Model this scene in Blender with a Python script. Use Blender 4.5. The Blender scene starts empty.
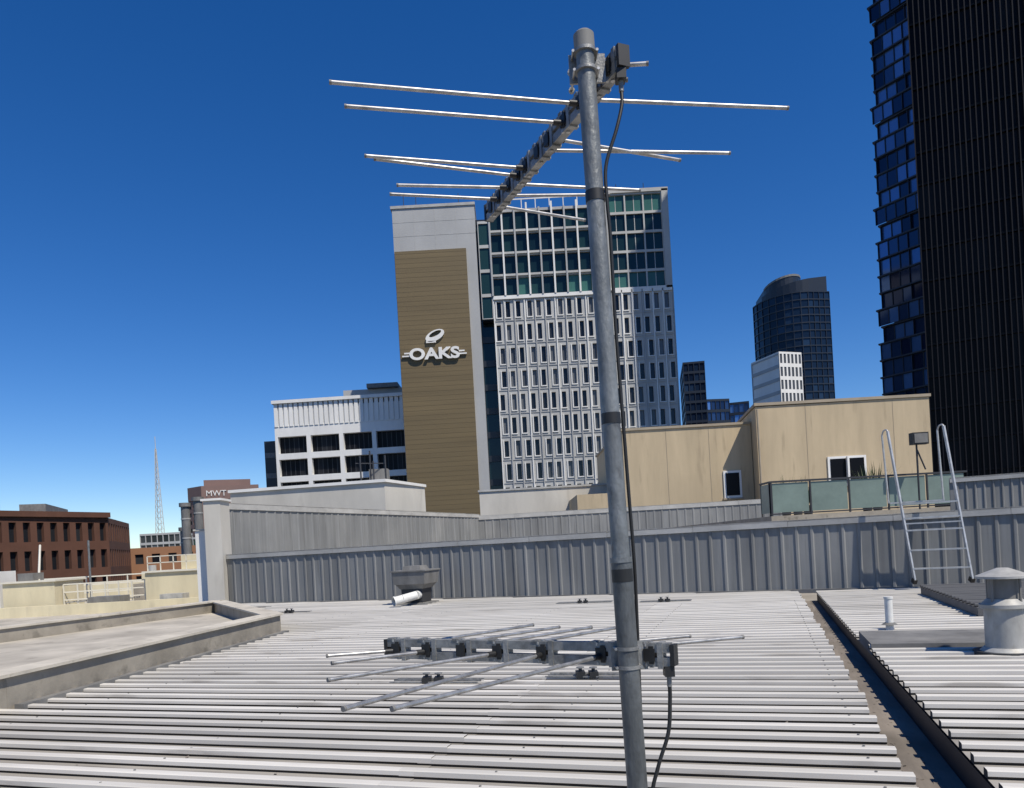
import bpy, math, random
from mathutils import Vector, Matrix
random.seed(7)
scene=bpy.context.scene
R=math.radians

# ------------------------------------------------------------ materials
def newmat(name):
    m=bpy.data.materials.new(name); m.use_nodes=True
    nt=m.node_tree; nt.nodes.clear()
    out=nt.nodes.new('ShaderNodeOutputMaterial'); b=nt.nodes.new('ShaderNodeBsdfPrincipled')
    nt.links.new(b.outputs[0],out.inputs[0])
    return m,nt,b
def mat(name,col,rough=0.7,metal=0.0,var=0.15,scale=2.0,stretch=(1,1,1),rot=0.0,bump=0.0,col2=None,sheet=0.0,patch=None,spots=None,spec=0.5):
    """mottled surface: noise base, optional stain patches, small spots and per-sheet tone"""
    m,nt,b=newmat(name); N=nt.nodes; L=nt.links
    tc=N.new('ShaderNodeNewGeometry'); mp=N.new('ShaderNodeMapping'); mp.vector_type='POINT'
    mr=N.new('ShaderNodeMapping'); mr.inputs['Rotation'].default_value=(0,0,rot)
    L.new(tc.outputs['Position'],mr.inputs['Vector'])
    mp.inputs['Scale'].default_value=stretch
    L.new(mr.outputs[0],mp.inputs['Vector'])
    n1=N.new('ShaderNodeTexNoise'); n1.inputs['Scale'].default_value=scale; n1.inputs['Detail'].default_value=6; n1.inputs['Roughness'].default_value=0.65
    L.new(mp.outputs[0],n1.inputs['Vector'])
    r=N.new('ShaderNodeValToRGB'); r.color_ramp.elements[0].position=0.3; r.color_ramp.elements[1].position=0.7
    c2=col2 if col2 else tuple(c*(1-2*var) for c in col)
    r.color_ramp.elements[0].color=(*c2,1); r.color_ramp.elements[1].color=(*[min(1,c*(1+var*0.4)) for c in col],1)
    L.new(n1.outputs['Fac'],r.inputs[0])
    last=r.outputs[0]
    for pt,lo,hi,vec in ((patch,.5,.72,mr),(spots,.60,.70,mp)):
        if not pt: continue
        n3=N.new('ShaderNodeTexNoise'); n3.inputs['Scale'].default_value=pt[0]; n3.inputs['Detail'].default_value=5
        L.new(vec.outputs[0],n3.inputs['Vector'])
        r3=N.new('ShaderNodeValToRGB'); r3.color_ramp.elements[0].position=lo; r3.color_ramp.elements[1].position=hi
        r3.color_ramp.elements[0].color=(0,0,0,1); r3.color_ramp.elements[1].color=(pt[2],)*3+(1,)
        L.new(n3.outputs['Fac'],r3.inputs[0])
        mx=N.new('ShaderNodeMixRGB'); L.new(r3.outputs[0],mx.inputs[0]); L.new(last,mx.inputs[1]); mx.inputs[2].default_value=(*pt[1],1)
        last=mx.outputs[0]
    if sheet:
        a=N.new('ShaderNodeAttribute'); a.attribute_name='pv'
        ml=N.new('ShaderNodeMath'); ml.operation='MULTIPLY'; ml.inputs[1].default_value=sheet; L.new(a.outputs['Fac'],ml.inputs[0])
        mx=N.new('ShaderNodeMixRGB'); L.new(ml.outputs[0],mx.inputs[0]); L.new(last,mx.inputs[1]); mx.inputs[2].default_value=(*[c*.45 for c in col],1)
        last=mx.outputs[0]
    L.new(last,b.inputs['Base Color'])
    b.inputs['Roughness'].default_value=rough; b.inputs['Metallic'].default_value=metal; b.inputs['Specular IOR Level'].default_value=spec
    if bump>0:
        n2=N.new('ShaderNodeTexNoise'); n2.inputs['Scale'].default_value=scale*8; n2.inputs['Detail'].default_value=4
        L.new(mp.outputs[0],n2.inputs['Vector'])
        bp=N.new('ShaderNodeBump'); bp.inputs['Strength'].default_value=bump; bp.inputs['Distance'].default_value=0.02
        L.new(n2.outputs['Fac'],bp.inputs['Height']); L.new(bp.outputs[0],b.inputs['Normal'])
    return m
def glass(name,dark,light,rough=0.12,spec=0.5,metal=0.0):
    m,nt,b=newmat(name); N=nt.nodes; L=nt.links
    a=N.new('ShaderNodeAttribute'); a.attribute_name='pv'
    r=N.new('ShaderNodeValToRGB'); e=r.color_ramp.elements
    e[0].position=0.0; e[0].color=(*dark,1); e[1].position=1.0; e[1].color=(*light,1)
    k=e.new(0.7); k.color=(*[d*0.7+l*0.3 for d,l in zip(dark,light)],1)
    L.new(a.outputs['Fac'],r.inputs[0]); L.new(r.outputs[0],b.inputs['Base Color'])
    b.inputs['Roughness'].default_value=rough; b.inputs['Metallic'].default_value=metal
    b.inputs['Specular IOR Level'].default_value=spec
    return m

YAW=R(18)
M={}
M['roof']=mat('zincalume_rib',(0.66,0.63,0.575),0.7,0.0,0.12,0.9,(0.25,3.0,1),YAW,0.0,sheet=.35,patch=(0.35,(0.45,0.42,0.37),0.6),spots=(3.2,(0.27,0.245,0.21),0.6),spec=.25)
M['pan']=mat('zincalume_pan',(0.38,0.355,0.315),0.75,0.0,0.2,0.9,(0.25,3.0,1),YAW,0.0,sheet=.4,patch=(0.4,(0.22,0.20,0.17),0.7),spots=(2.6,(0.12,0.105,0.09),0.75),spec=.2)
M['roofedge']=mat('roof_side_shade',(0.045,0.042,0.038),0.85,0,0.2,2)  # near-black: shade under rib lips and at rib ends put into the colour
M['darkroof']=mat('weathered_dark_sheet',(0.12,0.12,0.122),0.6,0,0.15,1.2,(0.3,2,1),YAW)
M['flash']=mat('lead_flashing',(0.20,0.197,0.19),0.7,0,0.2,2.5,patch=(1.0,(0.30,0.29,0.27),0.6),spec=.3)
M['valley']=mat('valley_gutter',(0.25,0.215,0.18),0.8,0,0.25,1.5,(2,0.4,1),YAW,patch=(0.8,(0.10,0.085,0.065),0.8))
M['fence']=mat('grey_cladding',(0.25,0.253,0.25),0.55,0.0,0.18,1.3,(2.6,2.6,0.12),0,sheet=.3,patch=(0.35,(0.33,0.325,0.31),0.55),spots=(2.2,(0.13,0.128,0.12),0.55),spec=.35)
M['cap']=mat('cladding_cap',(0.46,0.45,0.425),0.5,0,0.15,2,(0.5,0.5,1))
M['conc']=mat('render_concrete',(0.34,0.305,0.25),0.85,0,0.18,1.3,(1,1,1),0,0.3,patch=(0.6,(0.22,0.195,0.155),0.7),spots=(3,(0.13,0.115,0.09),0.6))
M['conctop']=mat('parapet_top_lit',(0.58,0.53,0.44),0.85,0,0.15,1.5,(1,1,1),0,0.3,patch=(0.9,(0.36,0.32,0.26),0.7),spots=(4,(0.18,0.16,0.13),0.6))  # kerb top's sunlit brightness put into the colour, paler than the shaded faces
M['deck']=mat('membrane_floor',(0.50,0.455,0.38),0.9,0,0.2,0.8,patch=(0.5,(0.32,0.29,0.24),0.8),spots=(2.0,(0.2,0.18,0.15),.5))
M['cream']=mat('cream_render',(0.70,0.62,0.42),0.85,0,0.1,1.0,(1,1,0.3),spots=(1.5,(0.4,0.35,0.25),.4))
M['tan']=mat('tan_render',(0.52,0.415,0.27),0.85,0,0.10,0.6,(1.5,1.5,0.2),0,0.1,patch=(0.25,(0.42,0.335,0.22),0.6),spots=(1.6,(0.31,0.245,0.16),0.5))
M['tancap']=mat('tan_coping',(0.36,0.30,0.22),0.8,0,0.1,1)
M['white']=mat('white_paint',(0.79,0.775,0.74),0.6,0,0.07,0.5,(1,1,0.3))
M['offwhite']=mat('off_white_block',(0.58,0.55,0.49),0.8,0,0.12,0.4,(1,1,0.3),spots=(1.2,(0.38,0.355,0.31),0.5))
M['panelgrey']=mat('aluminium_panel',(0.42,0.42,0.415),0.5,0,0.08,0.2,(1,1,0.5),spec=.3)
M['precast']=mat('precast_grey',(0.50,0.495,0.475),0.7,0,0.12,0.15,(1,1,1),spec=.3)
M['bronze']=mat('bronze_cladding',(0.165,0.120,0.056),0.6,0,0.12,0.15,(0.3,0.3,5),0,patch=(0.06,(0.14,0.105,0.052),.6))
M['bronzeline']=mat('bronze_joint',(0.115,0.083,0.04),0.7,0,0.05,1)
M['dark']=mat('dark_metal',(0.035,0.036,0.04),0.5,0,0.1,2)
M['black']=mat('black_plastic',(0.018,0.018,0.018),0.5,0,0.1,8)
M['galv']=mat('galvanised_steel',(0.225,0.24,0.245),0.5,0.3,0.28,14,(1,1,0.5),0,0.15,patch=(30,(0.13,0.14,0.142),0.6),spots=(40,(0.08,0.08,0.08),.6))
M['galv2']=mat('galvanised_steel_dull',(0.14,0.15,0.154),0.5,0.3,0.28,16,(1,1,0.4),0,0.15,spots=(40,(0.07,0.07,0.07),.6))
M['boom']=mat('weathered_aluminium',(0.32,0.32,0.31),0.45,0.35,0.3,20,(1,1,1),0,0.1)
M['alu']=mat('aluminium_rod',(0.52,0.51,0.49),0.42,0.7,0.25,25)
M['ladder']=mat('ladder_aluminium',(0.58,0.575,0.56),0.4,0.35,0.15,6)
M['pvc']=mat('white_pvc',(0.75,0.74,0.70),0.5,0,0.1,5)
M['ventgrey']=mat('painted_vent',(0.20,0.195,0.185),0.6,0,0.2,3,(1,1,0.4))
M['ventlight']=mat('cowl_zinc',(0.48,0.47,0.44),0.5,0.1,0.2,4,(1,1,0.4),spots=(5,(0.28,0.25,0.2),.5))
M['brick']=mat('brown_brick',(0.12,0.052,0.032),0.85,0,0.12,0.3)
M['orange']=mat('orange_brick',(0.34,0.17,0.09),0.85,0,0.1,0.3)
M['mauve']=mat('mauve_precast',(0.22,0.14,0.12),0.8,0,0.08,0.1)
M['blackfin']=mat('black_facade',(0.015,0.013,0.0145),0.6,0,0.1,1,spec=.3)
M['navy']=mat('navy_frame',(0.016,0.021,0.032),0.4,0,0.1,0.05)
M['slab']=mat('balcony_slab_edge',(0.04,0.048,0.07),0.5,0,0.1,0.05)
M['ground']=mat('city_ground',(0.10,0.10,0.10),0.9,0,0.3,0.01,patch=(0.02,(0.07,0.09,0.05),0.7))
M['screen']=mat('frosted_green_glass',(0.19,0.245,0.215),0.25,0,0.15,0.7)
M['leaf']=mat('strap_leaf',(0.07,0.11,0.03),0.6,0,0.3,6)
M['rail']=mat('white_rail',(0.70,0.66,0.55),0.5,0,0.05,2)
M['g_dark']=glass('glass_dark',(0.012,0.014,0.018),(0.13,0.135,0.14),0.1,0.35)
M['g_black']=glass('glass_black',(0.006,0.006,0.008),(0.022,0.023,0.027),0.35,0.12)
M['g_teal']=glass('glass_teal',(0.006,0.017,0.022),(0.075,0.20,0.165),0.1,0.35)
M['g_blue']=glass('glass_blue',(0.010,0.022,0.065),(0.13,0.26,0.52),0.08,0.7,0.4)
M['g_navy']=glass('glass_navy',(0.006,0.012,0.028),(0.02,0.042,0.085),0.15,0.3)

# ------------------------------------------------------------ mesh builder
class MB:
    def __init__(s): s.v=[];s.f=[];s.m=[];s.sm=[];s.pv=[]
    def face(s,pts,m,smooth=False,pv=0.0):
        i=len(s.v); s.v+= [tuple(p) for p in pts]; s.f.append(tuple(range(i,i+len(pts)))); s.m.append(m); s.sm.append(smooth); s.pv.append(pv)
    def prism(s,poly,z0,z1,m,top=None):
        n=len(poly); z1s=z1 if isinstance(z1,(list,tuple)) else [z1]*n
        for i in range(n):
            a=poly[i];b=poly[(i+1)%n];j=(i+1)%n
            s.face([(a[0],a[1],z0),(b[0],b[1],z0),(b[0],b[1],z1s[j]),(a[0],a[1],z1s[i])],m)
        s.face([(p[0],p[1],z) for p,z in zip(poly,z1s)],top or m)
        s.face([(p[0],p[1],z0) for p in poly[::-1]],m)
    def box(s,x0,x1,y0,y1,z0,z1,m,top=None):
        s.prism([(x0,y0),(x1,y0),(x1,y1),(x0,y1)],z0,z1,m,top)
    def seg(s,p0,p1,th,z0,z1,m,top=None):
        p0=Vector(p0[:2]);p1=Vector(p1[:2]);d=(p1-p0).normalized();n=Vector((-d.y,d.x))*th/2
        s.prism([p0-n,p1-n,p1+n,p0+n],z0,z1,m,top)
    def tube(s,p0,p1,r0,m,r1=None,n=12,caps=True):
        r1=r0 if r1 is None else r1
        p0=Vector(p0);p1=Vector(p1);d=(p1-p0).normalized()
        up=Vector((0,0,1)) if abs(d.z)<.95 else Vector((1,0,0))
        a=d.cross(up).normalized();b=d.cross(a)
        c0=[p0+(a*math.cos(2*math.pi*i/n)+b*math.sin(2*math.pi*i/n))*r0 for i in range(n)]
        c1=[p1+(a*math.cos(2*math.pi*i/n)+b*math.sin(2*math.pi*i/n))*r1 for i in range(n)]
        base=len(s.v); s.v+=[tuple(p) for p in c0+c1]
        for i in range(n):
            j=(i+1)%n; s.f.append((base+i,base+j,base+n+j,base+n+i)); s.m.append(m); s.sm.append(n>6); s.pv.append(0)
        if caps: s.face(c0[::-1],m); s.face(c1,m)
    def beam(s,p0,p1,w,h,m):
        """rectangular bar between two 3D points, w horizontal, h vertical"""
        p0=Vector(p0);p1=Vector(p1);d=(p1-p0).normalized()
        up=Vector((0,0,1)) if abs(d.z)<.95 else Vector((0,1,0))
        a=d.cross(up).normalized()*w/2;b=a.cross(d).normalized()*h/2
        q=[p0-a-b,p0+a-b,p0+a+b,p0-a+b];r=[p1-a-b,p1+a-b,p1+a+b,p1-a+b]
        for i in range(4):
            j=(i+1)%4; s.face([q[i],q[j],r[j],r[i]],m)
        s.face(q[::-1],m); s.face(r,m)
    def path(s,pts,r,m,n=8):
        P=[Vector(p) for p in pts]
        out=[]
        for i in range(len(P)-1):
            a=P[max(i-1,0)];b=P[i];c=P[i+1];d=P[min(i+2,len(P)-1)]
            for k in range(6):
                t=k/6
                out.append(0.5*((2*b)+(c-a)*t+(2*a-5*b+4*c-d)*t*t+(3*b-a-3*c+d)*t**3))
        out.append(P[-1])
        for i in range(len(out)-1): s.tube(out[i],out[i+1],r,m,n=n,caps=False)
    def facade(s,p0,p1,z0,z1,cols,rows,ml0,mr0,mb,mt,depth,mw,mg,outward,mull=0,pvf=None,shift=None,mm=None):
        p0=Vector(p0);p1=Vector(p1);d=(p1-p0);W=d.length;d.normalize()
        n=Vector(outward).normalized()
        if n.dot(Vector((-d.y,d.x)))>0: n=Vector((-d.y,d.x))
        else: n=Vector((d.y,-d.x))
        cw=W/cols;rh=(z1-z0)/rows
        def P(x,z,dd=0):
            q=p0+d*x-n*dd; return (q.x,q.y,z)
        for c in range(cols):
            for r in range(rows):
                ml,mr=ml0,mr0
                if shift:
                    k=shift(c,r); ml+=k; mr-=k
                x0=c*cw;x1=x0+cw;a=z0+r*rh;b=a+rh
                wx0=x0+ml*cw;wx1=x1-mr*cw;wa=a+mb*rh;wb=b-mt*rh
                if mb>0: s.face([P(x0,a),P(x1,a),P(x1,wa),P(x0,wa)],mw)
                if mt>0: s.face([P(x0,wb),P(x1,wb),P(x1,b),P(x0,b)],mw)
                if ml>0: s.face([P(x0,wa),P(wx0,wa),P(wx0,wb),P(x0,wb)],mw)
                if mr>0: s.face([P(wx1,wa),P(x1,wa),P(x1,wb),P(wx1,wb)],mw)
                s.face([P(wx0,wa),P(wx1,wa),P(wx1,wa,depth),P(wx0,wa,depth)],mw)
                s.face([P(wx0,wb),P(wx1,wb),P(wx1,wb,depth),P(wx0,wb,depth)],mw)
                s.face([P(wx0,wa),P(wx0,wb),P(wx0,wb,depth),P(wx0,wa,depth)],mw)
                s.face([P(wx1,wa),P(wx1,wb),P(wx1,wb,depth),P(wx1,wa,depth)],mw)
                k=mull+1
                for i in range(k):
                    g0=wx0+(wx1-wx0)*i/k;g1=wx0+(wx1-wx0)*(i+1)/k
                    pv=pvf(c,r) if pvf else random.random()**2
                    s.face([P(g0,wa,depth),P(g1,wa,depth),P(g1,wb,depth),P(g0,wb,depth)],mg,pv=pv)
                    if i>0: 
                        t=0.05
                        s.face([P(g0-t,wa,depth-.04),P(g0+t,wa,depth-.04),P(g0+t,wb,depth-.04),P(g0-t,wb,depth-.04)],mm or mw)
    def obj(s,name,parent=None,bevel=0):
        me=bpy.data.meshes.new(name); me.from_pydata(s.v,[],s.f)
        keys=[]
        for k in s.m:
            if k not in keys: keys.append(k)
        for k in keys: me.materials.append(M[k])
        for p,k,sm in zip(me.polygons,s.m,s.sm): p.material_index=keys.index(k); p.use_smooth=sm
        at=me.attributes.new('pv','FLOAT','FACE')
        for i,x in enumerate(s.pv): at.data[i].value=x
        me.update()
        o=bpy.data.objects.new(name,me); scene.collection.objects.link(o)
        if parent: o.parent=parent
        if bevel:
            md=o.modifiers.new('bev','BEVEL'); md.width=bevel; md.segments=2; md.limit_method='ANGLE'
        return o
def empty(name):
    e=bpy.data.objects.new(name,None); e.empty_display_size=.2; scene.collection.objects.link(e); return e

q=Vector((math.sin(YAW),math.cos(YAW))); r=Vector((math.cos(YAW),-math.sin(YAW)))
def ST(s,t,z=None):
    p=r*s+q*t
    return (p.x,p.y) if z is None else (p.x,p.y,z)
GZ=-20.0

# ------------------------------------------------------------ ground
b=MB(); b.face([(-6000,-3000,GZ),(6000,-3000,GZ),(6000,9000,GZ),(-6000,9000,GZ)],'ground'); b.obj('ground')

# ------------------------------------------------------------ main roof
def ribbed(b,s0,s1,t0,t1,z,pitch,m='roof',pan='pan',edge='roofedge',hh=0.05,jit=0.0,laps=()):
    t=t0; k=0; pvs=None
    cuts=[s0]+[c for c in laps if s0<c<s1]+[s1]
    while t<t1-pitch*.5:
        j=random.uniform(-jit,jit)
        if k%3==0: pvs=[random.random()**1.5 for _ in cuts]
        for ci in range(len(cuts)-1):
            a0=cuts[ci]-(.12 if ci else 0); a1=cuts[ci+1]+(j if ci==len(cuts)-2 else random.uniform(-.01,.01))
            dz=random.uniform(-.004,.004); zz=z+.004*(ci%2)
            u=t+pitch-0.095
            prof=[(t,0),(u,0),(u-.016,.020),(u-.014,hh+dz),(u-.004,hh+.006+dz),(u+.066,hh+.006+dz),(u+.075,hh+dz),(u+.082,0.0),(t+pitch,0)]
            mm=[pan,edge,m,m,m,m,m,pan]  # edge colour paints the dark shade line under each rib's lip
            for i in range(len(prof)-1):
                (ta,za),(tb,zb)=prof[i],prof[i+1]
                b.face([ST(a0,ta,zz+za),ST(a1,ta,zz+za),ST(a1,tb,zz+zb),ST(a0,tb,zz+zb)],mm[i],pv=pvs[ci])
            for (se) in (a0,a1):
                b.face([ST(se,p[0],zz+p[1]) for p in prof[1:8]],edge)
        t+=pitch; k+=1
roof=empty('corrugated_metal_roof')
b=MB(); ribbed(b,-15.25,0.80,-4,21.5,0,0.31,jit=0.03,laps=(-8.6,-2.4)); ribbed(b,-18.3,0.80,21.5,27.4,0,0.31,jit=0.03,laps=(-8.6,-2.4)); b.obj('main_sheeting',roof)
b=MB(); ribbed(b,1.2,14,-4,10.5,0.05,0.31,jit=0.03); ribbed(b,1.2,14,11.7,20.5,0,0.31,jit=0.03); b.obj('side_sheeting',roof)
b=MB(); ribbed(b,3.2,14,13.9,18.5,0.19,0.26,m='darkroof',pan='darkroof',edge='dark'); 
b.prism([ST(3.2,13.88),ST(14,13.88),ST(14,18.5),ST(3.2,18.5)],0.06,0.186,'darkroof'); b.obj('dark_sheeting',roof)
b=MB(); b.prism([ST(1.22,10.44),ST(14,10.44),ST(14,11.72),ST(1.22,11.72)],-0.02,0.125,'flash')
b.obj('cross_flashing',roof)
b=MB()
b.prism([ST(.78,-4),ST(1.22,-4),ST(1.22,20.5),ST(.78,20.5)],-.5,-.2,'valley')
b.prism([ST(.70,-4),ST(.78,-4),ST(.78,20.5),ST(.70,20.5)],-.5,-.005,'roofedge')
b.prism([ST(1.225,-4),ST(1.3,-4),ST(1.3,20.5),ST(1.225,20.5)],-.5,-.005,'dark')  # dark strip paints the shaded side and shadow along the gutter
b.obj('valley_gutter',roof)
b=MB()
for si in [-13,-10.2,-7.4,-4.6,-1.8,0.6]:
    for k in range(70):
        t=-4+.31*(k+1)-.06
        p=ST(si+random.uniform(-.01,.01),t)
        b.tube((p[0],p[1],.05),(p[0],p[1],.066),.009,'flash',n=6)
b.obj('screws',roof)
# bits of leaf litter and grit lying in the gutter and pans
b=MB()
for i in range(420):
    if i<240: s_,t_,z_=random.uniform(.82,1.18),random.uniform(3,19),-.195
    else: s_,t_,z_=random.uniform(-6,.7),-4+.31*random.randint(26,75)+random.uniform(.02,.18),.012
    a=random.uniform(0,6.28); w=random.uniform(.008,.03); c=Vector(ST(s_,t_,z_))
    e1=Vector((math.cos(a),math.sin(a),.2))*w; e2=Vector((-math.sin(a),math.cos(a),.1))*w*.5
    b.face([c-e1,c+e2,c+e1,c-e2],'valley')
b.obj('leaf_litter')
hb=empty('host_building')
b=MB(); b.prism([ST(-18.4,-5),ST(16,-5),ST(16,34),ST(-18.4,34)],GZ,-.5,'conc'); 
b.prism([ST(-18.4,27.5),ST(16,27.5),ST(16,60),ST(-18.4,60)],GZ,-.05,'deck'); b.obj('walls',hb)

# ------------------------------------------------------------ left parapet terrace
par=empty('parapet_kerb')
K=[(-7.0,3.0),(-6.08,8.9),(-5.12,16.2),(-8.8,22.8),(-12.5,13.0),(-15,5)]
b=MB()
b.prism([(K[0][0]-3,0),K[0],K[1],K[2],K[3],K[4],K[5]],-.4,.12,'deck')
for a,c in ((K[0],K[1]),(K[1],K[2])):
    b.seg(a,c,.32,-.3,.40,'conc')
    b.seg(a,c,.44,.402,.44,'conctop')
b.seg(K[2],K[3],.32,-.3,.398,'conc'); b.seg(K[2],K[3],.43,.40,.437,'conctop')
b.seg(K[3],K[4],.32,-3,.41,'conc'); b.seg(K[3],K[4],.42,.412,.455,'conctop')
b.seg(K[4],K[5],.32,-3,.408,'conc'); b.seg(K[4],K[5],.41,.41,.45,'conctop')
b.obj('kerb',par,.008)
b=MB()
b.seg((-5.80,8.9),(-4.82,16.1),.12,-.0,.08,'flash'); b.obj('flashing',par)

# ------------------------------------------------------------ fences
def cladding(name,p0,p1,z0,z1,pitch=.3,capw=.16,cap=.13,m='fence',rib=.03):
    e=empty(name); b=MB(); P0=Vector(p0);P1=Vector(p1);d=(P1-P0);W=d.length;d.normalize();n=Vector((d.y,-d.x))
    if n.dot(-P0)<0: n=-n
    def P(x,o,z): v=P0+d*x+n*o; return (v.x,v.y,z)
    x=0;k=0
    while x<W-.01:
        if k%2==0: pv=random.random()**1.3
        pf=[(0,0),(pitch*.72,0),(pitch*.78,rib),(pitch*.92,rib),(pitch,0)]
        for i in range(4):
            (xa,oa),(xb,ob)=pf[i],pf[i+1]
            b.face([P(x+xa,oa,z0),P(x+xb,ob,z0),P(x+xb,ob,z1),P(x+xa,oa,z1)],m,pv=pv)
        x+=pitch;k+=1
    b.obj('sheets',e)
    b=MB(); x=0
    while x<W:
        l=min(2.4,W-x+.02)
        oo=random.uniform(-.004,.004)
        b.seg(P(x,-.02+oo,0),P(x+l-.008,-.02+oo,0),capw,z1+oo,z1+.035+oo,'cap')
        b.seg(P(x,.05+oo,0),P(x+l-.008,.05+oo,0),.02,z1-cap,z1+.03+oo,'cap')
        x+=2.4
    a=P(0,.05,0);c=P(W,.05,0)
    b.seg(a,c,.07,z0,z0+.10,'flash')
    a=P(0,-.08,0);c=P(W,-.08,0); b.seg(a,c,.1,z0,z1-.01,'fence')
    b.obj('capping',e); return e
def fy(x): return 27.8-.4755*(x+10.3)
cladding('metal_fence',(-10.3,27.8),(16.6,fy(16.6)),-.02,1.80,pitch=.36)
cladding('metal_fence',(-10.6,28.5),(-2.1,50.6),-.02,3.72,pitch=.5,cap=.2)
cladding('metal_fence',(-2.1,50.6),(17.5,49.2),-.02,3.62,pitch=.5,cap=.25)
cladding('metal_fence',(12.6,22.0),(22,18.0),-.02,2.78,pitch=.22,cap=.1)
b=MB(); b.box(-10.95,-10.35,27.5,28.4,-1,3.78,'offwhite'); b.box(-11.02,-10.28,27.43,28.47,3.783,3.86,'white')
b.obj('concrete_pier')
b=MB(); b.box(-11.5,-10.97,28,29,-1,2.75,'white'); b.box(-11.55,-10.96,27.95,29.05,2.753,2.81,'offwhite'); b.obj('white_pier')

# ------------------------------------------------------------ mast + antennas
ms=empty('antenna_mast')
mt=Vector((.234,1.8,2.765)); mb_=Vector((.2615,1.8,1.02)); md=(mt-mb_)/(mt.z-mb_.z)
def MP(z): return mb_+md*(z-mb_.z)
b=MB()
b.tube(MP(1.55),MP(2.765),.0210,'galv',n=32)
b.tube(MP(0.03),MP(1.55),.0240,'galv2',n=32)
b.tube(MP(1.545),MP(1.557),.0258,'galv',n=32)
b.tube(MP(2.742),MP(2.782),.0242,'flash',n=32); b.tube(MP(2.782),MP(2.788),.0242,'flash',r1=.018,n=32)
b.tube(MP(2.39),MP(2.415),.0226,'black',n=32)
b.tube(MP(1.87),MP(1.895),.0226,'black',n=32)
b.tube(MP(1.50),MP(1.53),.0248,'black',n=32)
b.obj('tube',ms)
b=MB(); p=MP(0.0); b.box(p.x-.12,p.x+.12,p.y-.12,p.y+.12,0.0,.065,'galv2'); 
for sx in (-1,1):
    b.tube((p.x+sx*.55,p.y+.4,.05),MP(.9),.012,'galv2')
b.obj('base_bracket',ms,.004)
def antenna(name,A,B,z,els,plug):
    e=empty(name); A=Vector(A);B=Vector(B);L=(B-A).length;d=(B-A)/L;n=Vector((-d.y,d.x))
    def P(t,dz=0,o=0): v=A+(B-A)*t+n*o; return Vector((v.x,v.y,z+dz))
    b=MB()
    b.beam(P(-.01,.017),P(1.01,.017),.024,.022,'boom')
    b.beam(P(-.01,-.017),P(1.01,-.017),.024,.022,'boom')
    b.obj('boom',e,.0015)
    b=MB()
    for t in [x[0] for x in els]:
        b.beam(P(t-.016,0),P(t+.016,0),.034,.030,'black')
        b.beam(P(t-.040,-.001),P(t-.024,-.001),.029,.062,'boom')
        b.beam(P(t+.014,.029),P(t+.032,.029),.028,.004,'boom')
        for s_ in (-1,1):
            b.beam(P(t-.006,s_*.016,-.016),P(t-.006,s_*.016,.016),.011,.010,'black')
            b.tube(P(t,s_*.02,0),P(t,s_*.031,0),.0065,'alu',n=6)
            b.tube(P(t+.012,s_*.02,.01),P(t+.012,s_*.028,.01),.0045,'alu',n=6)
    b.beam(P(-.024),P(-.012),.03,.05,'black'); b.beam(P(1.008),P(1.02),.03,.054,'black')
    b.obj('insulators',e,.0015)
    b=MB()
    for t,l,rr in els:
        c=P(t)
        for k,end in ((-1,l),(1,rr)):
            if end is None: continue
            p1=Vector((end[0],end[1],z)); c_=Vector((c.x,c.y,z+.006*k))
            b.tube(c_,p1,.0050,'alu',n=12)
            dd=(p1-c_).normalized(); b.tube(c_+dd*.018,c_+dd*.040,.0078,'black',n=10)
            b.tube(p1-dd*.004,p1+dd*.0015,.0056,'ventgrey',n=12)
    b.obj('elements',e)
    b=MB()
    m_=MP(z)
    for dz in (-.022,.022):
        mc=MP(z+dz)
        b.tube(mc+Vector((0,0,-.004)),mc+Vector((0,0,.004)),.0265,'boom',n=24)
        for sx in (-1,1):
            b.tube(Vector((mc.x+sx*.028,mc.y-.01,mc.z)),Vector((mc.x+sx*.028,mc.y+.085,mc.z)),.0035,'alu',n=8)
            b.tube(Vector((mc.x+sx*.028,mc.y+.07,mc.z)),Vector((mc.x+sx*.028,mc.y+.078,mc.z)),.0075,'boom',n=6)
    b.box(m_.x-.036,m_.x+.05,m_.y+.026,m_.y+.032,z-.034,z+.034,'boom')
    b.obj('mast_clamp',e,.001)
    b=MB(); c=P(-.0); 
    b.box(c.x-.011,c.x+.011,c.y-.016,c.y+.016,z-.05,z-.026,'black')
    b.tube((c.x,c.y,z-.075),(c.x,c.y,z-.05),.006,'boom')
    b.obj('connector',e,.002)
    return e
antenna('tv_antenna',(.315,1.80),(-.011,2.58),2.72,[
 (.04,None,(.385,1.82)),
 (.12,None,(.345,1.88)),
 (.21,(-.37,1.823),(.798,2.046)),
 (.32,(-.356,1.924),None),
 (.44,None,(.565,2.297)),
 (.52,None,(.707,2.271)),
 (.62,(-.353,2.17),None),
 (.68,(-.33,2.19),None),
 (.77,(-.29,2.354),(.476,2.48)),
 (.87,(-.32,2.411),(.38,2.50)),
 (.955,None,(.318,2.688))],True)
antenna('tv_antenna',(.352,1.81),(-.363,2.22),1.322,[
 (.05,None,None),
 (.20,(-.228,1.362),(.599,2.042)),
 (.40,(-.32,1.386),(.476,2.12)),
 (.56,(-.427,1.717),(.308,2.413)),
 (.70,None,(.24,2.47)),
 (.84,(-.48,1.98),(.14,2.53)),
 (.97,(-.53,2.131),(.057,2.64))],True)
cb=empty('coaxial_cable'); b=MB()
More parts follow.
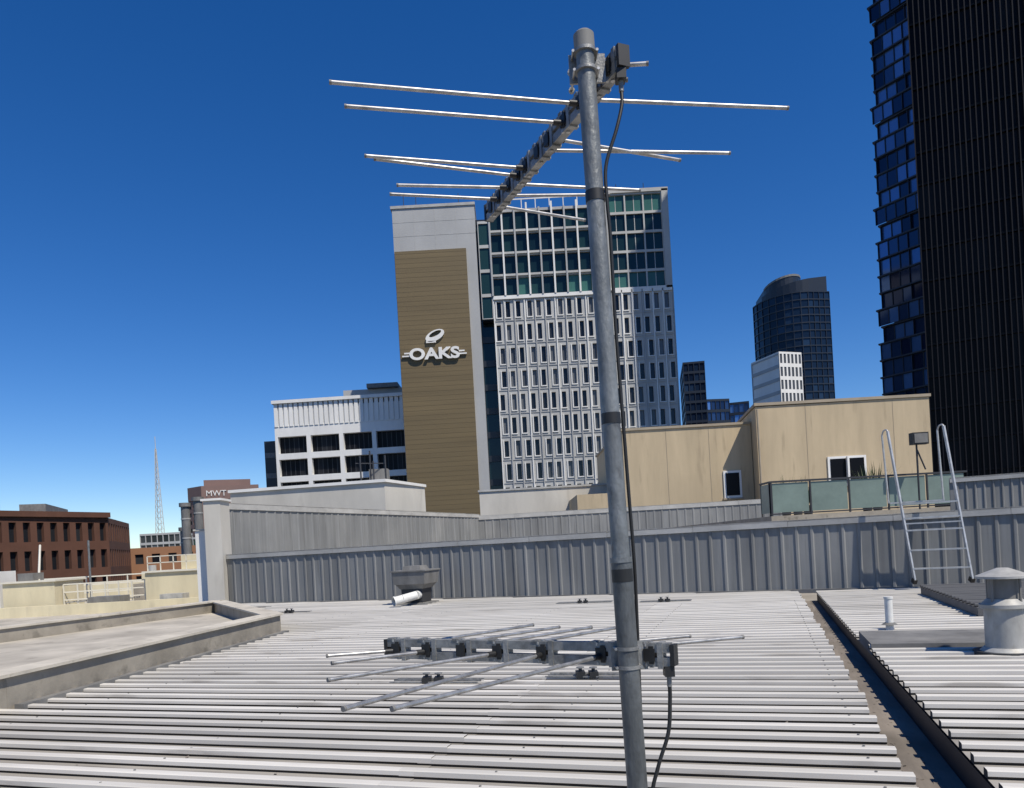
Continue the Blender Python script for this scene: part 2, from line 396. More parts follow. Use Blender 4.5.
b.path([(.315,1.80,2.65),(.313,1.795,2.61),(.296,1.79,2.55),(.268,1.792,2.47),(.266,1.792,2.39),(.270,1.797,2.30),(.2715,1.805,2.1),(.2765,1.805,1.88),(.281,1.808,1.7),(.286,1.815,1.54),(.287,1.83,1.4),(.285,1.838,1.2),(.28,1.84,.8),(.28,1.85,.3),(.3,1.9,.07)],.0042,'black'); b.obj('cable_upper',cb)
b=MB(); b.path([(.352,1.81,1.25),(.351,1.81,1.215),(.342,1.805,1.14),(.312,1.80,1.06),(.293,1.80,.97),(.293,1.81,.7),(.29,1.83,.3),(.32,1.9,.07)],.0048,'black'); b.obj('cable_lower',cb)

# ------------------------------------------------------------ roof fittings
def anchor(x,y,w=.8):
    b=MB(); z=.055
    c=Vector((x,y)); 
    for o in (-.06,.06,.16):
        a=c+q*o-r*w/2; d=c+q*o+r*w/2
        b.beam((a.x,a.y,z+.02),(d.x,d.y,z+.02),.02,.015,'boom')
    for k in (-.1,.05):
        a=c+r*k
        b.box(a.x-.05,a.x+.05,a.y-.08,a.y+.1,z,z+.07,'black')
        b.tube((a.x,a.y,z+.07),(a.x,a.y,z+.11),.02,'dark')
        b.tube((a.x,a.y,z+.11),(a.x,a.y,z+.12),.045,'boom')
    b.obj('roof_anchor')
for x,y,w in ((.79,8.7,1.0),(-.98,8.9,1.1),(1.7,19.1,1.4),(3.55,18.2,1.2),(-6.3,21.5,1.2)): anchor(x,y,w)

v=empty('roof_vent_box'); b=MB()
x,y=-2.85,22.4
def frust(b,cx,cy,z0,z1,w0,w1,m,ang=YAW):
    def ring(w,z): 
        a=w/2; return [(cx+(r*sx*a+q*sy*a).x,cy+(r*sx*a+q*sy*a).y,z) for sx,sy in ((-1,-1),(1,-1),(1,1),(-1,1))]
    A=ring(w0,z0);B=ring(w1,z1)
    for i in range(4): b.face([A[i],A[(i+1)%4],B[(i+1)%4],B[i]],m)
    b.face(B,m); b.face(A[::-1],m)
frust(b,x,y,0,.10,1.0,.95,'flash'); frust(b,x,y,.1,.50,.62,.66,'dark'); frust(b,x,y,.50,.64,.70,.90,'ventgrey'); frust(b,x,y,.64,1.0,.96,1.04,'ventgrey'); frust(b,x,y,1.003,1.04,1.10,1.10,'flash'); frust(b,x,y,1.04,1.16,.6,.5,'ventgrey')
b.obj('housing',v,.01)
b=MB(); b.tube((x+.05,y-.6,.33),(x-.5,y-1.0,.22),.12,'pvc',n=20,caps=False); b.tube((x-.49,y-.995,.222),(x-.53,y-1.02,.215),.135,'pvc',n=20,caps=False); b.tube((x+.05,y-.6,.33),(x+.1,y-.3,.33),.12,'pvc',n=20);b.tube((x-.30,y-.86,.26),(x-.31,y-.865,.26),.118,'dark',n=20); b.obj('pvc_pipe',v)

v=empty('vent_cowl'); b=MB(); x,y=5.46,8.6
b.tube((x,y,0.05),(x,y,.12),.33,'dark',n=28); b.tube((x,y,.12),(x,y,.16),.26,'ventlight',r1=.22,n=28)
b.tube((x,y,.16),(x,y,.62),.205,'ventlight',n=28); b.tube((x,y,.60),(x,y,.64),.25,'ventlight',n=28); b.tube((x,y,.64),(x,y,.70),.23,'ventlight',r1=.17,n=28)
b.tube((x,y,.70),(x,y,.92),.155,'ventgrey',n=28)
for k in range(4):
    a=k*math.pi/2+.4; b.beam((x+.19*math.cos(a),y+.19*math.sin(a),.66),(x+.19*math.cos(a),y+.19*math.sin(a),.95),.02,.02,'ventgrey')
b.tube((x,y,.93),(x,y,.955),.27,'ventlight',n=28); b.tube((x,y,.955),(x,y,1.04),.27,'ventlight',r1=.06,n=28)
b.tube((x+.42,y+.1,.06),(x+.42,y+.1,.55),.09,'pvc',n=20)
b.obj('cowl',v)
b=MB(); b.tube((5.5,11.35,0),(5.5,11.35,.50),.055,'pvc',n=20); b.tube((5.5,11.35,.5),(5.5,11.35,.53),.064,'pvc',n=20); b.tube((5.5,11.35,.12),(5.5,11.35,.15),.11,'flash',r1=.06,n=20); b.obj('vent_pipe')

# ladder: two long stiles standing past the fence top, rungs in the lower half
ld=empty('aluminium_ladder'); b=MB()
Lb=Vector((9.24,17.75,.25)); Lt=Vector((9.05,18.25,3.80)); Rb=Vector((10.27,17.25,.25)); Rt=Vector((10.10,17.75,3.79))
for a,c in ((Lb,Lt),(Rb,Rt)):
    b.beam(a,c,.035,.075,'ladder'); b.beam(a+Vector((0,-.03,-.03)),a+Vector((0,.08,.03)),.08,.1,'black')
for f in (.08,.20,.33,.41,.505):
    b.beam(Lb+(Lt-Lb)*f,Rb+(Rt-Rb)*f,.08,.035,'ladder')
b.beam(Lb+(Lt-Lb)*.375+Vector((0,-.02,0)),Rb+(Rt-Rb)*.375+Vector((0,-.03,0)),.02,.03,'ladder')
for a,c in ((Lb,Lt),(Rb,Rt)):
    k=c
    b.path([k-Vector((0,0,.02)),k+Vector((0.0,.05,.04)),k+Vector((-.03,.14,.02)),k+Vector((-.04,.20,-.08))],.019,'ladder')
    b.beam(k+Vector((-.04,.20,-.06)),a+(c-a)*.52+Vector((-.03,.5,0)),.025,.045,'ladder')
b.beam(Lb+(Lt-Lb)*.52+Vector((0,.5,0)),Rb+(Rt-Rb)*.52+Vector((0,.5,0)),.10,.035,'ladder')
b.obj('rails_and_rungs',ld,.004)

# ------------------------------------------------------------ terrace and tan apartments
tb=empty('rendered_apartment_building'); b=MB()
b.box(8.15,17.2,54,70,-.1,9.15,'tan'); b.box(8.05,17.2,53.9,70.1,9.153,9.32,'tancap')
b.prism([(16.95,52),(28.7,52.0),(31,64),(19,66)],-.1,[10.0,10.05,10.05,10.0],'tan'); b.prism([(16.85,51.9),(28.8,51.9),(31,64),(19,66)],10.06,10.25,'tancap')
b.box(4.8,8.14,54.6,64,-.1,4.9,'tan')
b.obj('walls',tb)
b=MB()
def window(b,x,y,z,w,h,m='g_dark',split=1,t=.16):
    b.box(x-w/2,x+w/2,y-.10,y-.003,z-h/2,z+h/2,'white')
    b.box(x-w/2-.1,x+w/2+.1,y-.18,y-.002,z-h/2-.12,z-h/2-.003,'tancap')
    pw=(w-t)/split
    for i in range(split):
        x0=x-w/2+t+pw*i; x1=x-w/2+pw*(i+1)
        b.box(x0,x1,y-.13,y-.104,z-h/2+t,z+h/2-t,m)
window(b,15.7,54,5.0,1.25,1.9,m='g_black'); window(b,22.9,52,5.35,2.6,2.0,m='g_black',split=2)
b.box(22.8,22.93,51.6,51.85,4.4,6.3,'white')
for xx in (11.2,14.2): b.box(xx,xx+.03,53.985,53.999,0,9.1,'tancap')
for xx in (20.3,26.2): b.box(xx,xx+.03,51.985,51.998,0,10,'tancap')
b.tube((17.0,51.8,0),(17.0,51.8,9.8),.07,'tancap'); b.obj('windows',tb)
b=MB(); b.box(10.1,24,29.8,51.8,-.1,2.15,'conc'); b.obj('terrace',tb)
bal=empty('balcony_screen'); b=MB()
n=5
for i in range(n):
    x0=10.2+i*1.52; b.box(x0+.05,x0+1.45,29.98,30.0,2.28,3.42,'screen')
    b.box(x0-.02,x0+.03,29.94,30.02,2.15,3.52,'dark')
b.box(10.15,17.85,29.93,30.03,3.45,3.52,'dark'); b.box(10.15,17.85,29.95,30.02,2.2,2.25,'dark')
for i in range(2): b.box(10.16,10.21,30.1+i*1.0,30.15+i*1.0,2.15,3.52,'dark')
b.box(10.15,10.22,30.04,31.2,3.45,3.52,'dark'); b.box(10.17,10.19,30.1,31.2,2.28,3.42,'screen')
b.obj('panels',bal)
fl=empty('floodlight'); b=MB(); b.tube((15.6,29.3,2.1),(15.6,29.3,4.6),.035,'dark'); b.box(15.35,15.95,29.05,29.35,4.55,5.0,'black'); b.box(15.4,15.9,29.02,29.045,4.6,4.95,'ventgrey'); b.tube((15.6,29.3,4.4),(15.9,29.3,3.6),.03,'dark'); b.obj('lamp_and_pole',fl,.01)
def plant(x,y,z,n,h):
    b=MB(); b.tube((x,y,z),(x,y,z+.4),.16,'dark',r1=.22)
    for i in range(n):
        a=random.uniform(0,6.28);l=h*random.uniform(.6,1);sp=random.uniform(.15,.8)
        base=Vector((x,y,z+.4)); w=.035
        pts=[]
        for k in range(5):
            t=k/4; pts.append(base+Vector((math.cos(a)*sp*t*l*.8,math.sin(a)*sp*t*l*.8,l*(t-.45*sp*t*t))))
        sd=Vector((-math.sin(a),math.cos(a),0))
        for k in range(4):
            w0=w*(1-k/4);w1=w*(1-(k+1)/4)
            b.face([pts[k]-sd*w0,pts[k]+sd*w0,pts[k+1]+sd*w1,pts[k+1]-sd*w1],'leaf')
    b.obj('potted_plant')
plant(14.4,31,2.15,55,1.9); plant(12.2,31.5,2.15,50,1.5); plant(15.0,31.4,2.15,60,2.0); plant(11.2,31.2,2.15,50,1.55); plant(11.7,31.3,2.15,50,1.45)

w=empty('white_plant_room'); b=MB()
b.prism([(-16.3,45),(-7.0,43.4),(-5.3,48.5),(-14,52)],GZ,5.55,'offwhite'); b.prism([(-16.4,44.9),(-6.9,43.25),(-5.2,48.55),(-14,52.1)],5.553,5.72,'white')
b.obj('walls',w)
b=MB()
for x,y,h in ((-8.6,45,1.6),(-8.2,46,2.0),(-7.9,45.3,1.3),(-7.3,46,1.7)):
    b.tube((x,y,5.7),(x,y,5.7+h),.05,'dark'); 
b.box(-8.3,-7.2,46,46.8,5.72,6.6,'ventgrey'); b.beam((-8.9,45.1,6.9),(-7.4,45.9,6.9),.04,.05,'dark')
b.obj('rooftop_units',w)
b=MB(); b.box(-2.4,9.6,62,75,GZ,6.0,'offwhite'); b.box(-2.5,9.7,61.9,75.1,6.003,6.15,'cap'); b.obj('low_white_building')

# ------------------------------------------------------------ white office with dark windows
w=empty('white_office_building'); b=MB()
x0,x1,y=-36,-15.4,120
b.box(x0,x1,y+1.2,y+25,GZ,25.2,'g_black')
b.facade((x0,y),(x1,y-1.0),-18.0,21.0,4,11,.09,.04,.10,.16,.9,'white','g_black',(0,-1),mull=5,mm='dark')
b.prism([(x0,y),(x1,y-1),(x1,y+1.2),(x0,y+1.2)],21.0,22.2,'white')
n=26
for i in range(n):
    xa=x0+(x1-x0)*(i+.1)/n; xb=xa+(x1-x0)/n*.72; ya=y-1.0*(i/n)-.12
    b.box(xa,xb,ya,ya+1.3,22.0,25.6,'white')
b.prism([(x0,y+.12),(x1,y-.88),(x1,y+1.19),(x0,y+1.19)],22.2,24.9,'white'); b.prism([(x0-.2,y-.4),(x1+.2,y-1.4),(x1+.2,y+1),(x0-.2,y+1)],25.603,26.1,'white')
b.box(-26,-16,y+5,y+18,25.2,28.2,'panelgrey'); b.box(-22,-17,y+4,y+9,28.2,28.9,'ventgrey')
b.box(-39,-36.05,y+4,y+20,GZ,20.5,'navy')
for i in range(7): b.box(-38.9,-36.1,y+3.9,y+3.99,-2+i*3.3,-1.2+i*3.3,'ventgrey')
b.obj('facade',w)

# ------------------------------------------------------------ hotel tower
h=empty('hotel_tower'); b=MB(); Y=110
b.box(-14.5,-2.7,Y,Y+22,GZ,50.5,'panelgrey')
for z in (46.5,48.5): b.box(-14.5,-2.7,Y-.02,Y-.001,z,z+.05,'cap')
for xx in (-11.5,-8.5,-5.5): b.box(xx,xx+.05,Y-.018,Y-.002,44.4,50.4,'cap')
b.box(-14.42,-4.2,Y-.3,Y-.025,GZ,44.3,'bronze')
z=-18
while z<44: b.box(-14.42,-4.2,Y-.308,Y-.301,z,z+.05,'bronzeline'); z+=.68
b.box(-14.7,-2.6,Y-.15,Y+22.1,50.503,50.9,'cap')
b.obj('blank_wall',h)
b=MB(); 
b.facade((-2.7,Y+1.6),(-.7,Y+1.6),-20,49,1,20,.04,.04,.06,.2,.2,'navy','g_teal',(0,-1),pvf=lambda c,r_:.1*random.random())
b.facade((-2.4,Y-.2),(-.8,Y-.2),34,48,1,4,.06,.06,.03,.10,.15,'precast','g_teal',(0,-1),pvf=lambda c,r_:.15+.4*random.random())
b.box(-2.4,-.8,Y-.02,Y+1.5,33.9,48,'navy')
b.obj('recess',h)
fh=3.32
zb=37-fh*17
pat=[-.13,.13,.0,.13,-.13,0]
sh=lambda c,r_: pat[(c*2+r_*3+(r_//2))%6]
def wpv(c,r_): return random.choice([0,0,.05,.1,.3,.8,1.0])
b=MB(); 
b.facade((-.7,Y),(15.4,Y),zb,37,11,17,.29,.29,.14,.18,.35,'precast','g_dark',(0,-1),shift=sh,pvf=wpv)
for i in range(12):
    xx=-.7+16.1/11*i; b.box(xx-.07,xx+.07,Y-.18,Y-.002,zb,37,'white' if i%3==0 else 'panelgrey')
for k in range(18):
    zz=zb+k*fh; b.box(-.7,15.4,Y-.08,Y-.003,zz-.05,zz+.07,'panelgrey')
for c in range(11):
    for r_ in range(17):
        cw=16.1/11; xa=-.7+c*cw+(.29+sh(c,r_))*cw; xb=xa+.42*cw; za=zb+r_*fh+.14*fh
        b.box(xa-.16,xa-.02,Y-.12,Y-.004,za-.15,za+.68*fh+.1,'white'); b.box(xa-.02,xb+.1,Y-.14,Y-.005,za-.16,za-.02,'white')
b.facade((-.7,Y),(15.4,Y),37,49.6,9,4,.05,.05,.04,.12,.3,'panelgrey','g_teal',(0,-1),mull=0,pvf=lambda c,r_:random.choice([.05,.1,.5,.9,.9]) if r_==0 else random.choice([.0,.05,.1,.25]))
for i in range(10):
    xx=-.7+1.789*i; b.box(xx-.12,xx+.12,Y-.4,Y-.002,37.2,50.3 if i%2 else 49.6,'white' if i%2 else 'panelgrey')
b.box(-.7,15.4,Y-.3,Y-.004,36.7,37.2,'white')
for zz in (40.15,43.3,46.45): b.box(-.7,15.4,Y-.3,Y-.005,zz-.18,zz+.12,'precast')
b.obj('facade_main',h)
b=MB()
b.box(15.45,16.1,Y-.6,Y,zb,50.9,'panelgrey')
b.facade((16.1,Y-.4),(24.9,Y-.4),zb,37,6,17,.28,.28,.14,.19,.35,'precast','g_dark',(0,-1),shift=sh,pvf=wpv)
for i in range(7):
    xx=16.1+8.8/6*i; b.box(xx-.07,xx+.07,Y-.6,Y-.402,zb,37,'white' if i%3 else 'panelgrey')
for k in range(18):
    zz=zb+k*fh; b.box(16.1,24.9,Y-.48,Y-.403,zz-.05,zz+.07,'panelgrey')
for c in range(6):
    for r_ in range(17):
        cw=8.8/6; xa=16.1+c*cw+(.28+sh(c,r_))*cw; xb=xa+.44*cw; za=zb+r_*fh+.14*fh
        b.box(xa-.16,xa-.02,Y-.52,Y-.404,za-.15,za+.67*fh+.1,'white'); b.box(xa-.02,xb+.1,Y-.54,Y-.405,za-.16,za-.02,'white')
b.facade((16.1,Y-.4),(24.0,Y-.4),37,50.8,3,5,.04,.04,.04,.09,.3,'precast','g_teal',(0,-1),mull=1,pvf=lambda c,r_:[.9,.1,.12,.05,.95][r_]*random.uniform(.7,1) )
b.box(24.0,24.9,Y-.6,Y+.2,37,51.1,'precast'); b.box(16.1,24.9,Y-.6,Y-.403,36.6,37.3,'white'); b.box(16.1,24.95,Y-.6,Y+20,50.803,51.3,'precast')
b.box(-.7,24.9,Y+.9,Y+22,GZ,49.6,'precast'); 
b.obj('facade_side',h)
b=MB()
for i in range(7): 
    xx=2+i*2; b.box(xx,xx+.12,Y+.2,Y+.3,49.6,51.0,'white')
b.box(2,14.3,Y+.2,Y+.3,51.0,51.15,'white'); b.box(4,12,Y+4,Y+12,49.6,50.8,'panelgrey')
for xx in (-13,-11.2,-5,18,22): b.tube((xx,Y+2,50.5),(xx,Y+2,53.2),.05,'dark',n=6)
b.obj('roof_plant',h)
def text(body,size,loc,mat_,parent,ex=.15,sx=1.0,off=0.0):
    cu=bpy.data.curves.new('lettering','FONT'); cu.body=body; cu.size=size; cu.extrude=ex; cu.align_x='CENTER'; cu.offset=off
    o=bpy.data.objects.new('lettering',cu); scene.collection.objects.link(o); cu.materials.append(M[mat_])
    o.rotation_euler=(R(90),0,0); o.location=loc; o.scale=(sx,1,1); o.parent=parent; return o
sg=empty('hotel_sign')
text('OAKS',2.2,(-9.5,Y-.55,28.7),'white',sg,.18,1.25,.075)
b=MB()
for sx in (-1,1):
    for k in range(2):
        x0=-9.5+sx*3.5; b.box(min(x0,x0+sx*(1.1-.3*k)),max(x0,x0+sx*(1.1-.3*k)),Y-.6,Y-.4,29.15+k*.4,29.35+k*.4,'white')
cx,cz=-9.3,32.0
pts=[]
for i in range(24):
    a=2*math.pi*i/24; x=1.45*math.cos(a); zz=.72*math.sin(a); t=R(24)
    pts.append((cx+x*math.cos(t)-zz*math.sin(t),cz+x*math.sin(t)+zz*math.cos(t)))
pin=[]
for i in range(24):
    a=2*math.pi*i/24; x=.95*math.cos(a)+.15; zz=.32*math.sin(a)+.2; t=R(24)
    pin.append((cx+x*math.cos(t)-zz*math.sin(t),cz+x*math.sin(t)+zz*math.cos(t)))
for i in range(24):
    j=(i+1)%24
    b.face([(pts[i][0],Y-.6,pts[i][1]),(pts[j][0],Y-.6,pts[j][1]),(pin[j][0],Y-.6,pin[j][1]),(pin[i][0],Y-.6,pin[i][1])],'white')
    b.face([(pts[i][0],Y-.6,pts[i][1]),(pts[j][0],Y-.6,pts[j][1]),(pts[j][0],Y-.35,pts[j][1]),(pts[i][0],Y-.35,pts[i][1])],'white')
b.box(-10.6,-9.2,Y-.6,Y-.4,31.0,31.25,'white')
b.obj('emblem',sg)

# ------------------------------------------------------------ black tower and glass tower (right)
t=empty('black_tower'); b=MB()
A=Vector((44.2,80)); d=Vector((.875,-.484)); B=A+d*36; back=Vector((.484,.875))
b.prism([A+back*.5,B+back*.5,B+back*30,A+back*30],GZ,100,'blackfin')
b.facade(A,B,GZ,100,24,36,.06,.06,.01,.05,.25,'blackfin','g_black',(-.484,-.875),mull=0)
n=73
for i in range(n):
    p=A+d*(36*i/(n-1)); nn=-back*.38
    b.seg(p+nn,p-back*.01,.10,GZ,100,'blackfin')
b.obj('facade',t)
t=empty('glass_tower'); b=MB()
A=Vector((58.0,120)); d=Vector((.52,-.854)); L=24
zz=GZ; i=0
while zz<112:
    f=(zz-GZ)/130; s_=f*3.2+(.45 if i%2 else 0)+.2*math.sin(i*2.1); a=A+Vector((1,-.1))*s_; e=a+d*L
    b.facade(a,e,zz,zz+2.4,15,1,.04,.04,.02,.04,.12,'navy','g_blue',(-.7,-.7),pvf=lambda c,r_:random.choice([0,.2,.4,.7,.9,1]))
    o=Vector((-.854,-.52))*(.35 if i%2 else .15)
    b.prism([a+o-d*.35,e+o,e+Vector((8,8)),a+Vector((8,9))],zz+2.4,zz+2.62,'slab')
    for c in range(0,15,3):
        p=a+d*(L*c/15)+o*.9; b.seg(p,p-o*.8,.06,zz,zz+2.35,'slab')
    zz+=2.62;i+=1
b.prism([A+Vector((3.9,.8)),A+Vector((3.9,.8))+d*22,A+Vector((30,2)),A+Vector((17,20))],GZ,112,'navy')
b.obj('facade',t)

# ------------------------------------------------------------ distant high rises
def tower(name,poly,z1,rows,mw,mg,colw=3.0,m=(.06,.06,.05,.2),depth=.3,mull=0,pvf=None,faces=None,z0=GZ):
    e=empty(name); b=MB(); n=len(poly); c=Vector((sum(p[0] for p in poly)/n,sum(p[1] for p in poly)/n))
    for i in range(n):
        if faces is not None and i not in faces:
            p=poly[i];q_=poly[(i+1)%n]; b.face([(p[0],p[1],z0),(q_[0],q_[1],z0),(q_[0],q_[1],z1),(p[0],p[1],z1)],mw); continue
        p=Vector(poly[i]);q_=Vector(poly[(i+1)%n]); mid=(p+q_)/2-c
        b.facade(p,q_,z0,z1,max(1,int((q_-p).length/colw)),rows,*m,depth,mw,mg,mid,mull=mull,pvf=pvf)
    b.face([(p[0],p[1],z1) for p in poly],mw)
    b.obj('facade',e); return e
def arc(cx,cy,rx,ry,a0,a1,n): return [(cx+rx*math.cos(R(a0+(a1-a0)*i/n)),cy+ry*math.sin(R(a0+(a1-a0)*i/n))) for i in range(n+1)]
foot=arc(118,314,14.5,18,180,275,8)+[(128.3,298),(137,326),(114,334)]
e=tower('dark_high_rise',foot,93,38,'navy','g_navy',2.2,(.04,.04,.02,.12))
b=MB()
f2=arc(119,314,13.5,16.5,195,275,8)+[(127.8,299),(136,325),(116,331)]
b.prism(f2,93.0,[95.5+ .35*i for i in range(9)]+[99.2,99.2,97],'navy')
f3=arc(114.5,311,7,9,180,360,14)+[(121,326),(109,326)]
b.prism(f3,93.1,[99.0+3.0*math.sin(math.pi*.5*min(1,i/11)) for i in range(15)]+[101.5,98.5],'navy')
f4=arc(114.5,311,7.2,9.2,180,360,14)
for i in range(14):
    za=99.0+3.0*math.sin(math.pi*.5*min(1,i/11)); zb_=99.0+3.0*math.sin(math.pi*.5*min(1,(i+1)/11))
    b.face([(*f4[i],za-.7),(*f4[i+1],zb_-.7),(*f4[i+1],zb_+.1),(*f4[i],za+.1)],'ventgrey')
b.obj('crown',e)
tower('white_apartment_tower',[(72.1,200),(78.9,202.5),(84,220),(73.5,224),(68.6,212)],48,20,'white','g_dark',1.15,(.2,.2,.12,.16),faces=[0],depth=.15,pvf=lambda c,r_:.8)
b=MB(); 
b.facade((68.5,211.8),(72.0,199.9),GZ,47.6,1,20,.02,.02,.15,.12,.5,'panelgrey','g_black',(-1,-.3)); b.obj('side_facade',bpy.data.objects['white_apartment_tower'])
e=tower('blue_office_tower',[(61,260),(68.2,259),(74,285),(66,287)],60,24,'navy','g_navy',1.5)
tower('blue_glass_office',[(68.9,262),(77,263),(82,285),(73,285)],47.5,18,'navy','g_blue',1.6)
tower('blue_glass_office',[(77.6,266),(84,264),(89,285),(82,287)],46.5,18,'navy','g_blue',1.4)
tower('brown_office_building',[(-64,84),(-54.9,105),(-60.5,122),(-90,120),(-84,82)],8.4,8,'brick','g_dark',1.7,(.24,.24,.12,.2),.5,pvf=lambda c,r_:random.random()*.3)
bo=bpy.data.objects['brown_office_building']
b=MB(); b.seg((-64.1,83.8),(-54.7,105),.5,8.403,9.1,'brick'); b.seg((-62,100),(-66,112),3,8.41,10.4,'ventgrey')
for k in range(5): b.tube((-75+k*2.5,98,8.4),(-75+k*2.5,98,12.5),.06,'dark',n=6)
b.beam((-76,98,12),(-73,98,12),.08,.08,'dark'); b.obj('rooftop',bo)
e=tower('mauve_office_tower',[(-146,350),(-137,343),(-114,350),(-124,382),(-158,385)],35.5,16,'mauve','g_dark',2.4,(.2,.2,.2,.3),.4,pvf=lambda c,r_:random.random()*.3)
b=MB(); b.prism([(-137,346),(-118,352),(-126,375),(-145,375)],35.5,38.5,'mauve')
b.prism([(-146,349.7),(-137,342.7),(-113.8,349.7),(-113.9,350.6),(-137,343.6),(-146,350.6)],29.5,35.6,'mauve')
b.obj('upper_storey',e)
tx=text('MWT',3.6,(-131.0,344.3,31),'white',e,.15); tx.rotation_euler=(R(90),0,math.atan2(7,23)); 
tower('pale_office_building',[(-128,265),(-114,265),(-118,285),(-134,285)],12.5,10,'precast','g_dark',2.0)
tower('glass_low_building',[(-115,268),(-109,268),(-112,285),(-118,285)],10.5,9,'panelgrey','g_teal',2.0)
tower('orange_brick_building',[(-62,125),(-52,127),(-54,145),(-66,145)],4.5,7,'orange','g_dark',2.5,(.25,.25,.25,.3))
tower('grey_stone_building',[(-46,130),(-40,130),(-42,150),(-50,150)],3.5,7,'panelgrey','g_dark',2.5,(.25,.25,.25,.3))
b=MB(); X,Yd=-228,500; z0=GZ; H=97
def w_(f): return 3.0*(1-f)+.3
prev=None
for k in range(27):
    f=k/26; z=z0+H*f; w=w_(f); ring=[Vector((X-w,Yd-w,z)),Vector((X+w,Yd-w,z)),Vector((X+w,Yd+w,z)),Vector((X-w,Yd+w,z))]
    if prev:
        for i in range(4):
            b.beam(prev[i],ring[i],.26,.26,'offwhite'); b.beam(prev[i],ring[(i+1)%4],.15,.15,'offwhite'); b.beam(ring[i],ring[(i+1)%4],.15,.15,'offwhite')
    prev=ring
b.tube((X,Yd,z0+H),(X,Yd,z0+H+8),.2,'offwhite',n=6); b.obj('lattice_radio_mast')
f=empty('steel_flue'); b=MB()
for x,y,h in ((-25.3,60,6.0),(-24.3,60,6.4),(-26.3,62,4.2)):
    b.tube((x,y,GZ),(x,y,h),.33,'ventgrey',n=16); b.tube((x,y,h),(x,y,h+.3),.45,'ventgrey',n=16)
    for k in range(5): b.tube((x,y,h-1-k*1.5),(x,y,h-.9-k*1.5),.36,'ventlight',n=16)
b.obj('pipes',f)

c=empty('cream_terrace_building'); b=MB()
b.prism([(-32,25),(-13.0,24.5),(-11.8,46),(-33,46)],GZ,-.35,'conc','deck')
b.box(-22.6,-20.3,34.0,36.3,-.35,1.12,'cream'); b.box(-22.7,-20.2,33.9,36.4,1.123,1.2,'rail')
b.box(-17.0,-12.9,35.5,37.5,-.35,1.25,'cream'); b.box(-17.1,-12.8,35.4,37.6,1.253,1.33,'rail')
b.box(-24.3,-23.4,35,36.2,-.35,1.7,'white')
b.box(-32,-13,33.2,33.5,-.35,.1,'cream'); b.box(-32,-12.2,45.5,46,-.35,.75,'cream')
b.box(-19.3,-17.4,39,41,-.35,.7,'conc')
b.box(-15.6,-14.2,36.2,37.2,1.335,2.0,'cream'); b.box(-14.0,-13.2,36.1,37.0,1.335,2.35,'ventlight')
b.box(-20.2,-17.1,41.8,42.1,-.35,1.25,'cream'); b.box(-22.3,-21.6,34.6,35.4,1.205,1.55,'ventgrey')
b.obj('walls',c)
b=MB()
for z in (.25,.6,.95): b.beam((-20.2,34.5,z),(-17.1,35.8,z),.05,.05,'rail')
for k in range(7):
    x=-20.2+k*.51; b.beam((x,34.5+k*.21,-.3),(x,34.5+k*.21,.95),.05,.05,'rail')
for k in range(7):
    x=-16.9+k*.6; b.beam((x,35.6,1.33),(x,35.6,2.0),.04,.04,'rail')
for z in (1.7,2.0): b.beam((-16.9,35.6,z),(-13.3,35.6,z),.04,.04,'rail')
for z in (.4,.8,1.2): b.beam((-24,37.5,z),(-17.2,40.5,z),.06,.06,'rail')
for k in range(9): b.beam((-24+k*.85,37.5+k*.375,-.3),(-24+k*.85,37.5+k*.375,1.2),.05,.05,'rail')
b.tube((-21.6,35,1.2),(-23.6,38.5,2.9),.05,'rail',n=6); b.tube((-20.9,38,-.3),(-20.9,38,3.0),.05,'galv'); 
b.tube((-15.0,38.5,-.3),(-15.0,38.5,3.1),.09,'ventgrey',n=10); b.tube((-14.5,38.5,-.3),(-14.5,38.5,2.6),.12,'ventlight',n=10); b.tube((-13.7,38.9,-.3),(-13.7,38.9,3.4),.06,'dark',n=8)
b.box(-18.6,-17.2,33.5,34.4,-.3,.35,'ventgrey'); b.box(-15.5,-14.5,33.6,34.3,-.3,.3,'ventlight')
b.tube((-19.7,42,-.3),(-19.7,42,1.6),.22,'ventlight',n=14)
for k in range(6):
    b.beam((-19.9+k*.45,34.2,.15),(-19.9+k*.45,36.2,.15),.06,.06,'ventlight')
b.obj('railings',c)
b=MB()
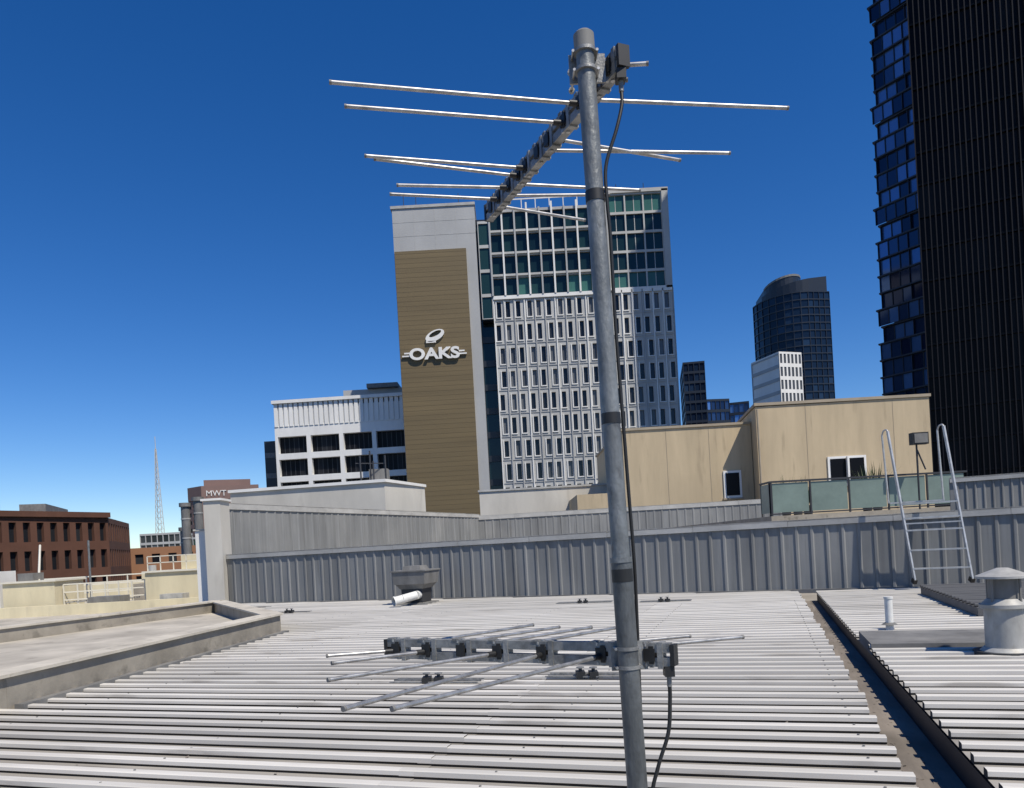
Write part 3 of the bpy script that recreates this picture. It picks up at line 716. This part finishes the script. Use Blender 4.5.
for i in range(300):
    D=random.uniform(230,1900); X=random.uniform(-1.15,1.0)*D
    if -.05<X/D<.75 and D<330: continue
    if -.46<X/D<-.30 and D<520: hgt=random.uniform(8,17)
    else: hgt=random.uniform(6,17)+ (random.random()**6)*D*.012
    w=random.uniform(8,26);dp=random.uniform(8,26)
    mm=random.choice(['offwhite','mauve','orange','panelgrey','brick','cream','precast','conc'])
    b.facade((X-w/2,D),(X+w/2,D),GZ,GZ+hgt,max(2,int(w/3.5)),max(2,int(hgt/3.3)),.25,.25,.3,.3,.2,mm,'g_dark',(0,-1))
    b.box(X-w/2,X+w/2,D+.3,D+dp,GZ,GZ+hgt-.01,mm,'deck')
b.obj('distant_buildings')
b=MB()
n=60
for i in range(n):
    x0=-5000+10000*i/n;x1=x0+10000/n
    h0=18+14*math.sin(i*.37)+8*math.sin(i*1.1);h1=18+14*math.sin((i+1)*.37)+8*math.sin((i+1)*1.1)
    b.face([(x0,4200,GZ),(x1,4200,GZ),(x1,4600,GZ+h1),(x0,4600,GZ+h0)],'leaf')
b.obj('hills')

# ------------------------------------------------------------ light
SUN_EL=R(56); SUN_AZ=R(140)
wd=bpy.data.worlds.new("World"); scene.world=wd; wd.use_nodes=True
nt=wd.node_tree; bg=nt.nodes['Background']
sk=nt.nodes.new('ShaderNodeTexSky'); sk.sky_type='NISHITA'; sk.sun_disc=False; sk.sun_elevation=SUN_EL; sk.sun_rotation=SUN_AZ
sk.air_density=1.0; sk.dust_density=0.0; sk.ozone_density=4.0; sk.altitude=1400
hs=nt.nodes.new('ShaderNodeHueSaturation'); hs.inputs['Saturation'].default_value=1.32
hs.inputs['Hue'].default_value=0.510
nt.links.new(sk.outputs[0],hs.inputs['Color']); nt.links.new(hs.outputs[0],bg.inputs[0]); bg.inputs[1].default_value=0.122
sd=Vector((math.sin(SUN_AZ)*math.cos(SUN_EL),math.cos(SUN_AZ)*math.cos(SUN_EL),math.sin(SUN_EL)))
sl=bpy.data.lights.new('sun','SUN'); sl.energy=5.0; sl.angle=R(.5); sl.color=(1,.935,.82)
so=bpy.data.objects.new('sun',sl); scene.collection.objects.link(so); so.rotation_euler=sd.to_track_quat('Z','Y').to_euler()

scene.view_settings.view_transform='Standard'; scene.view_settings.look='None'; scene.view_settings.exposure=0
cam=bpy.data.cameras.new('camera'); co=bpy.data.objects.new('camera',cam); scene.collection.objects.link(co)
cam.sensor_width=36; cam.lens=27.03; cam.shift_y=0.1475; cam.clip_start=.05; cam.clip_end=12000
co.matrix_world=Matrix.Translation((0,0,1.6))@Matrix.Rotation(R(90),4,'X')@Matrix.Rotation(R(-3.2),4,'Z')
scene.camera=co
